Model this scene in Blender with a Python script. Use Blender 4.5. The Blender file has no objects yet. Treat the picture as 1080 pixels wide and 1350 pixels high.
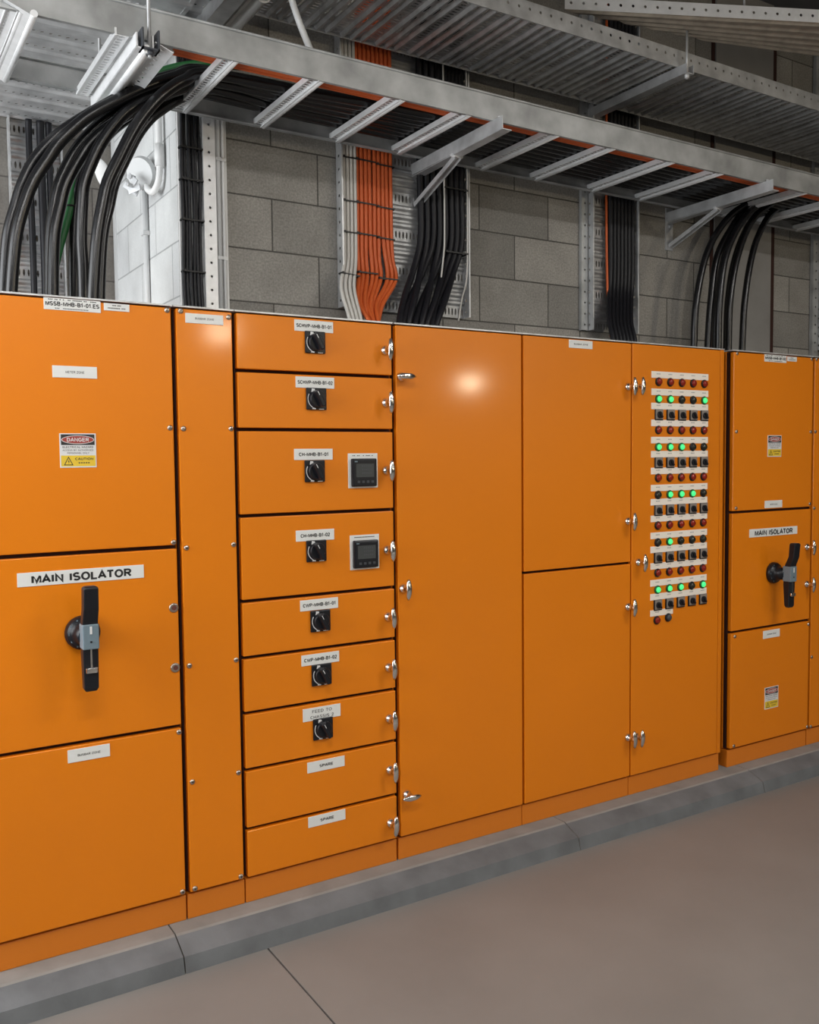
import bpy, bmesh, math, random
from mathutils import Vector, Matrix
random.seed(7)
PI = math.pi
COL = bpy.context.scene.collection

# ------------------------------------------------------------------ helpers
def cr(pts, n=8):
    """Catmull-Rom resample"""
    P = [Vector(p) for p in pts]
    P = [P[0]*2-P[1]] + P + [P[-1]*2-P[-2]]
    out = []
    for i in range(1, len(P)-2):
        a, b, c, d = P[i-1], P[i], P[i+1], P[i+2]
        for k in range(n):
            t = k/n
            out.append(0.5*((2*b)+(c-a)*t+(2*a-5*b+4*c-d)*t*t+(3*b-a-3*c+d)*t**3))
    out.append(P[-2])
    return out


def _arc(cx,cy,rx,ry,a0,a1,n=8): return [(cx+rx*math.cos(math.radians(a0+(a1-a0)*k/n)),cy+ry*math.sin(math.radians(a0+(a1-a0)*k/n))) for k in range(n+1)]
_S=_arc(.31,.745,.25,.255,35,270,8)[:-1]+_arc(.31,.255,.27,.245,90,-150,8)
GL={'A':(.70,[[(.02,0),(.35,1),(.68,0)],[(.13,.32),(.57,.32)]]),
'B':(.66,[[(.08,0),(.08,1),(.36,1)]+_arc(.36,.76,.22,.24,90,-90,6)+[(.08,.52)],[(.36,.52)]+_arc(.36,.26,.25,.26,90,-90,6)+[(.08,0)]]),
'C':(.70,[_arc(.37,.5,.31,.5,45,315,12)]),
'D':(.70,[[(.08,0),(.08,1),(.30,1)]+_arc(.30,.5,.34,.5,90,-90,10)+[(.08,0)]]),
'E':(.62,[[(.58,1),(.08,1),(.08,0),(.60,0)],[(.08,.52),(.54,.52)]]),
'F':(.58,[[(.56,1),(.08,1),(.08,0)],[(.08,.52),(.50,.52)]]),
'G':(.74,[_arc(.38,.5,.32,.5,42,350,14)+[(.40,.42)]]),
'H':(.70,[[(.08,0),(.08,1)],[(.62,0),(.62,1)],[(.08,.52),(.62,.52)]]),
'I':(.22,[[(.11,0),(.11,1)]]),
'L':(.58,[[(.08,1),(.08,0),(.56,0)]]),
'M':(.84,[[(.08,0),(.08,1),(.42,.08),(.76,1),(.76,0)]]),
'N':(.72,[[(.08,0),(.08,1),(.64,0),(.64,1)]]),
'O':(.78,[_arc(.39,.5,.33,.5,90,450,18)]),
'P':(.64,[[(.08,0),(.08,1),(.36,1)]+_arc(.36,.73,.23,.27,90,-90,6)+[(.08,.46)]]),
'R':(.70,[[(.08,0),(.08,1),(.38,1)]+_arc(.38,.75,.23,.25,90,-90,6)+[(.08,.50)],[(.34,.50),(.64,0)]]),
'S':(.64,[_S]),
'T':(.64,[[(.02,1),(.62,1)],[(.32,1),(.32,0)]]),
'U':(.70,[[(.08,1)]+_arc(.35,.28,.27,.28,180,360,8)+[(.62,1)]]),
'V':(.68,[[(.02,1),(.34,0),(.66,1)]]),
'W':(.94,[[(.02,1),(.24,0),(.47,.92),(.70,0),(.92,1)]]),
'Y':(.66,[[(.02,1),(.33,.46),(.64,1)],[(.33,.46),(.33,0)]]),
'Z':(.62,[[(.05,1),(.56,1),(.05,0),(.58,0)]]),
'0':(.58,[_arc(.29,.5,.23,.5,90,450,16)]),
'1':(.42,[[(.06,.74),(.26,1),(.26,0)]]),
'2':(.58,[_arc(.28,.74,.23,.26,170,-20,7)+[(.06,0),(.54,0)]]),
'4':(.60,[[(.42,0),(.42,1),(.04,.28),(.56,.28)]]),
'5':(.58,[[(.50,1),(.14,1),(.08,.52)]+_arc(.27,.33,.25,.33,110,-150,8)]),
'-':(.40,[[(.06,.40),(.34,.40)]]),'.':(.22,[[(.11,0),(.11,.12)]]),' ':(.34,[])}
def stroke(b,pts,t,fx,fz,y,m):
    q=[pts[0]]
    for p in pts[1:]:
        if abs(p[0]-q[-1][0])+abs(p[1]-q[-1][1])>1e-5: q.append(p)
    pts=q
    closed=(abs(pts[0][0]-pts[-1][0])+abs(pts[0][1]-pts[-1][1]))<1e-4
    n=len(pts); L=[]
    for i,p in enumerate(pts):
        a=pts[i-1] if i>0 else (pts[-2] if closed else None); c=pts[i+1] if i<n-1 else (pts[1] if closed else None)
        d=[]
        for q,r in ((a,p),(p,c)):
            if q is None or r is None: continue
            v=Vector((r[0]-q[0],r[1]-q[1]))
            if v.length>1e-6: d.append(v.normalized())
        if len(d)==2 and d[0].dot(d[1])>-.9:
            nn=[Vector((-v.y,v.x)) for v in d]; mi=(nn[0]+nn[1]).normalized(); k=min(1/max(mi.dot(nn[0]),.35),2.2)
        else: mi=Vector((-d[0].y,d[0].x)); k=1
        L.append((p[0]+mi.x*t/2*k,p[1]+mi.y*t/2*k,p[0]-mi.x*t/2*k,p[1]-mi.y*t/2*k))
    for u,w in zip(L[:-1],L[1:]):
        b.quad((fx(u[0]),y,fz(u[1])),(fx(u[2]),y,fz(u[3])),(fx(w[2]),y,fz(w[3])),(fx(w[0]),y,fz(w[1])),m)

class MB:
    def __init__(s): s.v=[]; s.f=[]; s.m=[]; s.s=[]
    def face(s, idx, m=0, sm=False): s.f.append(idx); s.m.append(m); s.s.append(sm)
    def quad(s, a, b, c, d, m=0):
        n=len(s.v); s.v += [tuple(a),tuple(b),tuple(c),tuple(d)]; s.face((n,n+1,n+2,n+3), m)
    def from_bm(s, bm, m=0, sm=False):
        n=len(s.v); bm.verts.index_update()
        s.v += [tuple(v.co) for v in bm.verts]
        for f in bm.faces: s.face(tuple(n+v.index for v in f.verts), m, sm)
        bm.free()
    def box(s, x0,x1,y0,y1,z0,z1, m=0, bev=0.0, mat=None, seg=2):
        bm=bmesh.new()
        M=Matrix.Translation(((x0+x1)/2,(y0+y1)/2,(z0+z1)/2)) @ Matrix.Diagonal((x1-x0,y1-y0,z1-z0,1))
        bmesh.ops.create_cube(bm, size=1, matrix=M)
        if bev: bmesh.ops.bevel(bm, geom=bm.edges[:], offset=bev, segments=seg, profile=.5, affect='EDGES')
        if mat: bmesh.ops.transform(bm, matrix=mat, verts=bm.verts[:])
        s.from_bm(bm, m, False)
    def obar(s, a, b, w, h, m=0, up=(0,0,1)):
        """bar from a to b, width w (sideways), height h (along up)"""
        a=Vector(a); b=Vector(b); d=(b-a); L=d.length; d.normalize()
        side=d.cross(Vector(up)).normalized(); u=side.cross(d)
        M=Matrix((( d.x,side.x,u.x,(a.x+b.x)/2),(d.y,side.y,u.y,(a.y+b.y)/2),(d.z,side.z,u.z,(a.z+b.z)/2),(0,0,0,1)))
        s.box(-L/2,L/2,-w/2,w/2,-h/2,h/2,m,mat=M)
    def tube(s, pts, r, m=0, n=12, caps=True, ry=None):
        pts=[Vector(p) for p in pts]; N=len(pts); base=len(s.v)
        t0=(pts[1]-pts[0]).normalized()
        ref=Vector((0,1,0)) if abs(t0.y)<.9 else Vector((1,0,0))
        u=t0.cross(ref).normalized()
        for i,p in enumerate(pts):
            t=(pts[min(i+1,N-1)]-pts[max(i-1,0)]).normalized()
            u=(u-t*u.dot(t)).normalized(); w=t.cross(u)
            rr=r[i] if isinstance(r,(list,tuple)) else r
            for k in range(n):
                a=2*PI*k/n
                s.v.append(tuple(p+u*(math.cos(a)*rr)+w*(math.sin(a)*(rr if ry is None else ry))))
        for i in range(N-1):
            for k in range(n):
                a=base+i*n+k; b=base+i*n+(k+1)%n
                s.face((a,b,b+n,a+n), m, True)
        if caps:
            s.face(tuple(base+k for k in reversed(range(n))), m)
            s.face(tuple(base+(N-1)*n+k for k in range(n)), m)
    def cyl(s, a, b, r, m=0, n=20, r2=None):
        s.tube([a,b],[r, r if r2 is None else r2], m, n)
    def lathe(s, prof, o, axis='-y', m=0, n=20):
        """prof: (radius, height) list along axis from o"""
        o=Vector(o); ax={'-y':Vector((0,-1,0)),'z':Vector((0,0,1)),'x':Vector((1,0,0)),'-x':Vector((-1,0,0))}[axis]
        u=Vector((1,0,0)) if axis!='x' and axis!='-x' else Vector((0,1,0)); w=ax.cross(u); base=len(s.v)
        for r,h in prof:
            for k in range(n):
                a=2*PI*k/n; s.v.append(tuple(o+ax*h+u*(math.cos(a)*r)+w*(math.sin(a)*r)))
        for i in range(len(prof)-1):
            for k in range(n):
                a=base+i*n+k; b=base+i*n+(k+1)%n
                s.face((a,b,b+n,a+n), m, True)
        s.face(tuple(base+(len(prof)-1)*n+k for k in range(n)), m)
        s.face(tuple(base+k for k in reversed(range(n))), m)
    def text(s, body, cx, cz, y, size, width=None, m=0, bold=0.0, sx=.92):
        t=.13+bold*2.2; gap=.13; tot=sum(GL[c][0]+gap for c in body)-gap
        kx=(width/tot) if width else size*sx; x=cx-tot*kx/2; z0=cz-size/2
        for c in body:
            w,st=GL[c]
            for pts in st:
                p2=[(px,t/2+pz*(1-t)) for px,pz in pts]
                stroke(s,p2,t,lambda a,x=x:x+a*kx,lambda a:z0+a*size,y,m)
            x+=(w+gap)*kx
    def perf(s, P, U, V, L, W, nu, nv, hu, hv, m=0):
        """sheet from P spanning U*L, V*W with nu*nv oval holes of half size hu,hv"""
        P=Vector(P); U=Vector(U); V=Vector(V)
        cu, cv = L/nu, W/nv
        for i in range(nu):
            for j in range(nv):
                c=P+U*(cu*(i+.5))+V*(cv*(j+.5)); n=len(s.v)
                for k in range(8):
                    a=k*PI/4; q=(abs(math.cos(a)),abs(math.sin(a))); mm=max(q)
                    s.v.append(tuple(c+U*(math.cos(a)/mm*cu/2)+V*(math.sin(a)/mm*cv/2)))
                for k in range(8):
                    a=k*PI/4; s.v.append(tuple(c+U*(math.cos(a)*hu)+V*(math.sin(a)*hv)))
                for k in range(8):
                    k2=(k+1)%8; s.face((n+k,n+k2,n+8+k2,n+8+k), m)
    def mesh(s, name, mats):
        me=bpy.data.meshes.new(name); me.from_pydata(s.v,[],s.f)
        for a in (mats if isinstance(mats,(list,tuple)) else [mats]): me.materials.append(a)
        me.polygons.foreach_set('material_index', s.m); me.polygons.foreach_set('use_smooth', s.s)
        me.update(); return me
    def build(s, name, mats, parent=None, solid=0):
        o=bpy.data.objects.new(name, s.mesh(name,mats)); COL.objects.link(o)
        if parent: o.parent=parent
        if solid:
            md=o.modifiers.new('sheet','SOLIDIFY'); md.thickness=solid; md.offset=0
        return o

def inst(name, me, loc, parent=None, rot=None):
    o=bpy.data.objects.new(name, me); COL.objects.link(o); o.location=loc
    if rot: o.rotation_euler=rot
    if parent: o.parent=parent
    return o
def tag(o, label=None, cat=None, group=None, kind=None):
    if label: o['label']=label
    if cat: o['category']=cat
    if group: o['group']=group
    if kind: o['kind']=kind
    return o
def empty(name, loc=(0,0,0)):
    o=bpy.data.objects.new(name,None); COL.objects.link(o); o.location=loc; o.empty_display_size=.05; return o
def rooted(name, root_loc):
    """thing root at its base; children meshes are in world coordinates -> compensate"""
    o=empty(name, root_loc); return o
def adopt(child, root):
    child.parent=root; child.matrix_parent_inverse=Matrix.Translation(root.location).inverted(); return child
def struct(o): o['kind']='structure'; return o

# ------------------------------------------------------------------ materials
def mat(name, col, rough=.5, metal=0.0, spec=.5, noise=None, bump=None, coat=0.0, emit=None):
    m=bpy.data.materials.new(name); m.use_nodes=True; nt=m.node_tree; b=nt.nodes['Principled BSDF']
    b.inputs['Base Color'].default_value=(*col,1); b.inputs['Roughness'].default_value=rough
    b.inputs['Metallic'].default_value=metal; b.inputs['Specular IOR Level'].default_value=spec
    b.inputs['Coat Weight'].default_value=coat; b.inputs['Coat Roughness'].default_value=.10
    if emit:
        b.inputs['Emission Color'].default_value=(*emit[0],1); b.inputs['Emission Strength'].default_value=emit[1]
    tc=nt.nodes.new('ShaderNodeTexCoord')
    if noise:   # (scale, amount)
        n=nt.nodes.new('ShaderNodeTexNoise'); n.inputs['Scale'].default_value=noise[0]; n.inputs['Detail'].default_value=5
        nt.links.new(tc.outputs['Object'], n.inputs['Vector'])
        r=nt.nodes.new('ShaderNodeValToRGB'); k=noise[1]
        r.color_ramp.elements[0].position=.3; r.color_ramp.elements[1].position=.7
        r.color_ramp.elements[0].color=(*[c*(1-k) for c in col],1); r.color_ramp.elements[1].color=(*[min(1,c*(1+k)) for c in col],1)
        nt.links.new(n.outputs['Fac'], r.inputs['Fac']); nt.links.new(r.outputs['Color'], b.inputs['Base Color'])
    if bump:    # (scale, strength, distance)
        n=nt.nodes.new('ShaderNodeTexNoise'); n.inputs['Scale'].default_value=bump[0]; n.inputs['Detail'].default_value=2
        nt.links.new(tc.outputs['Object'], n.inputs['Vector'])
        u=nt.nodes.new('ShaderNodeBump'); u.inputs['Strength'].default_value=bump[1]; u.inputs['Distance'].default_value=bump[2]
        nt.links.new(n.outputs['Fac'], u.inputs['Height']); nt.links.new(u.outputs['Normal'], b.inputs['Normal'])
    return m

M_or   = mat('orange_powder_coat',(.78,.215,.004),.40,spec=.3,bump=(420,.07,.0008),noise=(1.3,.03),coat=.16)
M_orb  = mat('orange_base_paint',(.68,.19,.010),.45,bump=(350,.12,.001))
M_gap  = mat('dark_gap',(.035,.008,.004),.8)
M_galv = mat('galvanised_steel',(.58,.59,.60),.42,metal=.45,noise=(14,.22))
M_galr = mat('galvanised_rail',(.42,.43,.43),.48,metal=.4,noise=(9,.28))
M_deck = mat('galvanised_tray_sheet',(.52,.525,.53),.36,metal=.5,noise=(20,.2))
M_bed  = mat('galvanised_wall_tray_sheet',(.36,.365,.37),.42,metal=.4,noise=(20,.2))
M_zinc = mat('bright_zinc',(.80,.81,.82),.4,metal=.25,noise=(30,.06))
M_whitep=mat('white_paint',(.82,.82,.81),.5)
M_pvc  = mat('pale_grey_pvc',(.62,.63,.63),.45)
M_cab  = mat('black_cable_sheath',(.006,.006,.007),.27,spec=.5)
M_cabt = mat('thin_black_cable_sheath',(.009,.009,.012),.45,spec=.35)
M_orc  = mat('orange_cable_sheath',(.62,.115,.022),.5)
M_whc  = mat('white_cable_sheath',(.62,.60,.56),.5)
M_grn  = mat('green_earth_sheath',(.02,.15,.04),.45)
M_tie  = mat('black_nylon',(.01,.01,.01),.5)
M_blk  = mat('black_plastic',(.010,.011,.015),.35,spec=.35)
M_blk2 = mat('dark_grey_plastic',(.05,.055,.065),.45)
M_gry  = mat('grey_plastic',(.16,.22,.26),.45)
M_chr  = mat('chrome',(.78,.77,.75),.18,metal=1)
M_scr  = mat('screw_steel',(.55,.50,.45),.3,metal=1)
M_lab  = mat('white_label_plastic',(.78,.79,.77),.4)
M_labi = mat('engraved_label_black',(.02,.02,.02),.5)
M_pvcw = mat('white_pvc',(.86,.86,.85),.4)
M_red  = mat('sticker_red',(.36,.045,.035),.45)
M_lockc= mat('lock_core_brown',(.13,.035,.025),.5)
M_mark = mat('engraved_grey',(.35,.35,.35),.5)
M_yel  = mat('sticker_yellow',(.80,.55,.04),.45)
M_stw  = mat('sticker_white',(.74,.74,.74),.45)
M_lcd  = mat('display_grey',(.07,.075,.075),.2)
M_lred = mat('red_lens',(.26,.014,.006),.25)
M_loff = mat('unlit_green_lens',(.02,.022,.015),.25)
M_lgrn = mat('lit_green_lens',(.05,.5,.18),.3,emit=((.07,1,.27),.72))
M_grng = mat('green_lens_ring',(.01,.10,.03),.35)
M_strip= mat('warm_white_strip',(.95,.87,.78),.45)
M_selp = mat('selector_plate_grey',(.27,.235,.21),.45)
M_floor= mat('floor_concrete',(.205,.19,.175),.5,noise=(2.2,.08),bump=(30,.1,.002))
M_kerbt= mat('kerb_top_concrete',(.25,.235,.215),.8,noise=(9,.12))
M_kerb = mat('kerb_grey_face',(.135,.142,.148),.7,noise=(7,.22),bump=(60,.3,.003))  # darker grey for the front and sloping kerb faces
M_ceil = mat('ceiling_concrete',(.14,.14,.15),.9,noise=(3,.15))
M_colm = mat('smooth_concrete',(.26,.25,.235),.85,noise=(4,.12),bump=(50,.15,.002))
M_rwall= mat('painted_wall',(.26,.26,.25),.8)
M_tube = mat('lamp_tube',(1,1,1),.5,emit=((1,.98,.95),14))
M_beige= mat('beige_board',(.33,.30,.22),.8)

def block_mat(name, c1, c2, mortar, axis='x', x0=0.0, bumpd=.004, vary=.35):
    m=bpy.data.materials.new(name); m.use_nodes=True; nt=m.node_tree; b=nt.nodes['Principled BSDF']; N=nt.nodes.new; L=nt.links.new
    tc=N('ShaderNodeTexCoord'); sp=N('ShaderNodeSeparateXYZ'); cb=N('ShaderNodeCombineXYZ'); L(tc.outputs['Object'],sp.inputs[0])
    a=N('ShaderNodeMath'); a.operation='SUBTRACT'; a.inputs[1].default_value=x0; L(sp.outputs['X' if axis=='x' else 'Y'],a.inputs[0])
    z=N('ShaderNodeMath'); z.operation='SUBTRACT'; z.inputs[1].default_value=1.955-.194*20+.0025; L(sp.outputs['Z'],z.inputs[0])
    L(a.outputs[0],cb.inputs[0]); L(z.outputs[0],cb.inputs[1])
    br=N('ShaderNodeTexBrick'); L(cb.outputs[0],br.inputs['Vector'])
    br.inputs['Scale'].default_value=1; br.inputs['Brick Width'].default_value=.385; br.inputs['Row Height'].default_value=.194
    br.inputs['Mortar Size'].default_value=.0032; br.inputs['Mortar Smooth'].default_value=.25; br.inputs['Bias'].default_value=-.1
    br.offset=.5; br.inputs['Color1'].default_value=(*c1,1); br.inputs['Color2'].default_value=(*c2,1); br.inputs['Mortar'].default_value=(*mortar,1)
    ns=N('ShaderNodeTexNoise'); ns.inputs['Scale'].default_value=130; ns.inputs['Detail'].default_value=3; L(tc.outputs['Object'],ns.inputs['Vector'])
    n2=N('ShaderNodeTexNoise'); n2.inputs['Scale'].default_value=6; n2.inputs['Detail'].default_value=4; L(tc.outputs['Object'],n2.inputs['Vector'])
    mr=N('ShaderNodeMapRange'); mr.inputs['From Min'].default_value=.3; mr.inputs['From Max'].default_value=.7; mr.inputs['To Min'].default_value=1-vary; mr.inputs['To Max'].default_value=1+vary*.6; L(ns.outputs['Fac'],mr.inputs['Value'])
    m2=N('ShaderNodeMapRange'); m2.inputs['From Min'].default_value=.3; m2.inputs['From Max'].default_value=.7; m2.inputs['To Min'].default_value=.88; m2.inputs['To Max'].default_value=1.1; L(n2.outputs['Fac'],m2.inputs['Value'])
    mu=N('ShaderNodeMath'); mu.operation='MULTIPLY'; L(mr.outputs[0],mu.inputs[0]); L(m2.outputs[0],mu.inputs[1])
    vm=N('ShaderNodeVectorMath'); vm.operation='SCALE'; L(br.outputs['Color'],vm.inputs[0]); L(mu.outputs[0],vm.inputs['Scale'])
    L(vm.outputs[0],b.inputs['Base Color']); b.inputs['Roughness'].default_value=.9
    h=N('ShaderNodeMath'); h.operation='MULTIPLY_ADD'; h.inputs[1].default_value=.25; L(ns.outputs['Fac'],h.inputs[0])
    iv=N('ShaderNodeMath'); iv.operation='SUBTRACT'; iv.inputs[0].default_value=1; L(br.outputs['Fac'],iv.inputs[1]); L(iv.outputs[0],h.inputs[2])
    bp=N('ShaderNodeBump'); bp.inputs['Distance'].default_value=bumpd; bp.inputs['Strength'].default_value=.8; L(h.outputs[0],bp.inputs['Height']); L(bp.outputs[0],b.inputs['Normal'])
    return m
M_blkA = block_mat('grey_concrete_block',(.23,.22,.20),(.40,.38,.345),(.10,.095,.085),'x',1.42-.385*10, vary=.25)
M_blkS = block_mat('lit_pale_block',(.60,.61,.61),(.66,.67,.66),(.40,.41,.41),'y',-.03, bumpd=.003, vary=.05)  # paler copy of the wall block, bright side light put into the colour
M_blkD = block_mat('brown_grey_block',(.20,.185,.165),(.25,.235,.21),(.12,.11,.10),'x',-10, vary=.15)

# ------------------------------------------------------------------ room shell
FZ=-.165; CZ=3.75; WY=.47; DY=1.35; PX=1.06
X0,X1,Y0=-1.5,13.0,-13.0
def slab(name,x0,x1,y0,y1,z0,z1,m):
    b=MB(); b.box(x0,x1,y0,y1,z0,z1); return struct(b.build(name,m))
# floor with saw cut control joints
b=MB(); b.box(X0,1.084,Y0,DY,FZ-.2,FZ); b.box(1.090,4.6,Y0,DY,FZ-.2,FZ); b.box(4.606,X1,Y0,DY,FZ-.2,FZ); b.box(X0,X1,Y0,DY,FZ-.3,FZ-.012)
struct(b.build('floor',M_floor))
slab('ceiling',X0,X1,Y0,DY,CZ,CZ+.2,M_ceil)
b=MB(); b.box(PX,X1,WY,DY+.2,FZ-.2,CZ)
# split materials: left end face is paler, side light put into its colour
o=struct(b.build('wall_back',[M_blkA,M_blkS]))
for p in o.data.polygons:
    if p.normal.x<-.9: p.material_index=1
slab('wall_recess',X0,PX,DY,DY+.2,FZ-.2,CZ,M_blkD)
b=MB(); wy0,wy1,wz0,wz1=-1.3,1.1,.8,3.0
for a in ((Y0,wy0,FZ-.2,CZ),(wy1,DY+.2,FZ-.2,CZ),(wy0,wy1,FZ-.2,wz0),(wy0,wy1,wz1,CZ)): b.box(X0-.2,X0,*a)
struct(b.build('wall_left',M_rwall))
b=MB()
for a in ((wy0,wy0+.05,wz0,wz1),(wy1-.05,wy1,wz0,wz1),(wy0,wy1,wz0,wz0+.05),(wy0,wy1,wz1-.05,wz1),(-.12,-.08,wz0,wz1)): b.box(X0-.12,X0-.06,*a)
struct(b.build('added_window_1',M_galv))  # unseen opening, added to carry the side light from the left
slab('wall_right',X1,X1+.2,Y0,DY+.2,FZ-.2,CZ,M_rwall)
slab('wall_front',X0,X1,Y0-.2,Y0,FZ-.2,CZ,M_rwall)
slab('trim_1',3.872,4.325,WY-.012,WY,FZ,CZ,M_colm)
b=MB(); b.box(3.848,3.868,WY-.006,WY,FZ,CZ); o=struct(b.build('trim_2',M_gap))
b=MB(); b.box(4.332,4.360,WY-.006,WY,FZ,CZ); o=struct(b.build('trim_3',M_gap))
# concrete kerb / plinth under the switchboard, cast in sections
KX=[X0,-.6,.822,2.4,3.516,5.2,X1]
for i in range(len(KX)-1):
    bm=MB(); x0,x1=KX[i]+.002,KX[i+1]-.002; yb=WY
    prof=[(yb,FZ),(-.150,FZ),(-.138,-.118),(-.064,-.088),(-.056,-.084),(yb,-.084)]
    n=len(bm.v)
    for x in (x0,x1): bm.v += [(x,y,z) for y,z in prof]
    k=len(prof)
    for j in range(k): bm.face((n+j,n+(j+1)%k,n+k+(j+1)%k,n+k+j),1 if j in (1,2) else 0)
    bm.face(tuple(n+j for j in range(k))); bm.face(tuple(n+k+j for j in reversed(range(k))))
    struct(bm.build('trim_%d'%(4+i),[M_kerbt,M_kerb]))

# ------------------------------------------------------------------ switchboard
TOP=1.84
def me_screw():
    b=MB(); b.lathe([(.0085,0),(.0085,.002),(.0065,.004),(.003,.005)],(0,0,0),m=0,n=14)
    b.box(-.004,.004,-.0056,-.0048,-.0008,.0008,1); b.box(-.0008,.0008,-.0056,-.0048,-.004,.004,1)
    return b.mesh('screw',[M_scr,M_gap])
def me_lock():
    b=MB(); b.lathe([(.015,0),(.015,.003),(.012,.005)],(0,0,0),m=0,n=20); b.lathe([(.0075,.0),(.0075,.0056)],(0,0,0),m=1,n=14)
    return b.mesh('quarter_turn_lock',[M_scr,M_lockc])
def me_latch():
    b=MB(); b.lathe([(.017,0),(.017,.004),(.013,.010),(.009,.014),(.008,.030),(.010,.034)],(0,0,0),m=0,n=18)
    # wing blade: long oval plate standing off the door
    pts=[]
    for k in range(9):
        t=k/8; pts.append((0,-.036-.008*math.sin(PI*t),-.036+.072*t))
    rr=[.004,.0085,.0105,.011,.0105,.011,.0105,.0085,.004]
    b.tube(pts,rr,0,12,ry=.006)
    b.tube([(0,-.030,0),(0,-.046,0)],[.012,.009],0,14)
    return b.mesh('wing_latch',[M_chr])
def me_lamp(lens):
    b=MB(); b.lathe([(.0185,0),(.0185,.005),(.0165,.007)],(0,0,0),m=0,n=20)
    k=.0122 if lens==M_lgrn else .0145
    b.lathe([(k,.006),(k,.010),(k*.76,.014),(.005,.016)],(0,0,0),m=1,n=18)
    return b.mesh('indicator_lamp',[M_grng if lens==M_lgrn else M_blk,lens])
def me_sel():
    b=MB(); b.box(-.024,.024,-.006,0,-.0235,.0235,0,.002); b.box(-.020,.023,-.0068,-.005,-.019,.0225,1,.001)
    b.lathe([(.0145,.006),(.0138,.012),(.012,.014)],(0,0,0),m=2,n=18)
    M=Matrix.Rotation(math.radians(-35),4,'Y'); b.box(-.0045,.0045,-.020,-.008,-.0155,.0155,2,.002,mat=M)
    return b.mesh('selector_switch',[M_blk,M_selp,M_blk])
ME_scr,ME_lock,ME_latch,ME_sel=me_screw(),me_lock(),me_latch(),me_sel()
ME_lr,ME_lg,ME_lo=me_lamp(M_lred),me_lamp(M_lgrn),me_lamp(M_loff)
ME_lk=me_lamp(M_blk2)

def panel(root, name, x0,x1,z0,z1, g=.006, label=None):
    b=MB(); b.box(x0+g,x1-g,0,.022,z0+g,z1-g,0,.0028)
    o=b.build(name,M_or,root)
    if label: o['label']=label
    return o
def cabinet(name, x0, x1, label, bx0=None, bx1=None):
    bx0=x0 if bx0 is None else bx0; bx1=x1 if bx1 is None else bx1
    r=empty(name,(0,0,0)); tag(r,label,'switchboard',group='orange switchboard cabinets side by side')
    b=MB(); b.box(bx0+.001,bx1-.001,.040,.430,0,TOP-.001,0,.002); b.build('body',M_or,r)
    b=MB(); b.box(bx0+.004,bx1-.004,.026,.040,.004,TOP-.006); b.build('door_gap_shade',M_gap,r)  # dark sheet behind the doors, shade of the gaps put into its colour
    b=MB(); b.box(bx0+.0005,bx1-.0005,.001,.432,TOP-.0005,TOP+.0045); b.build('top_plate',M_galv,r)
    b=MB(); b.box(bx0+.001,bx1-.001,.012,.430,-.084,-.004,0,.002); b.build('base',M_orb,r)
    return r
def screws(parent, lst):
    for x,z in lst: inst('screw',ME_scr,(x,0,z),parent)
def latches(parent, lst):
    for l in lst:
        inst('latch',ME_latch,(l[0],0,l[1]),parent,rot=(0,PI/2,0) if len(l)>2 else (0,random.uniform(-.06,.06),0))
def plate(parent, x0,x1,z0,z1, lines, name='name_plate', label=None, bold=0):
    """lines: (text, rel height 0..1 centre, letter height, width fraction or None)"""
    b=MB(); b.box(x0,x1,-.0022,.0002,z0,z1,0,.0007)
    W=x1-x0; H=z1-z0
    for t,rz,h,wf in lines:
        if t.startswith('~'):                       # unreadable small print: a row of short strokes
            n=int(t[1:]); w=W*wf; step=w/n; x=(x0+x1)/2-w/2
            for k in range(n):
                if random.random()<.15: continue
                b.quad(*[(x+k*step+a*step*.7,-.0026,z0+rz*H+c) for a,c in ((0,-h/2),(1,-h/2),(1,h/2),(0,h/2))],1)
        elif t.startswith('^'):
            n=int(t[1:])
            for k in range(n):
                xx=x0+.042+.0714*k if n>1 else (x0+x1)/2
                for q in range(4): b.quad(*[(xx-.012+q*.006+a*.004,-.0026,z0+rz*H+c) for a,c in ((0,-h/2),(1,-h/2),(1,h/2),(0,h/2))],2)
        else: b.text(t,(x0+x1)/2,z0+rz*H,-.0027,h,width=W*wf if wf else None,m=1,bold=bold)
    o=b.build(name,[M_strip if name=='label_strip' else M_lab,M_labi,M_mark],parent)
    if label: o['label']=label
    return o
def ell(b,cx,cz,rx,rz,y,m,n=28):
    k0=len(b.v); b.v += [(cx+math.cos(2*PI*k/n)*rx,y,cz+math.sin(2*PI*k/n)*rz) for k in range(n)]
    b.face(tuple(k0+k for k in range(n)),m)
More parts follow.
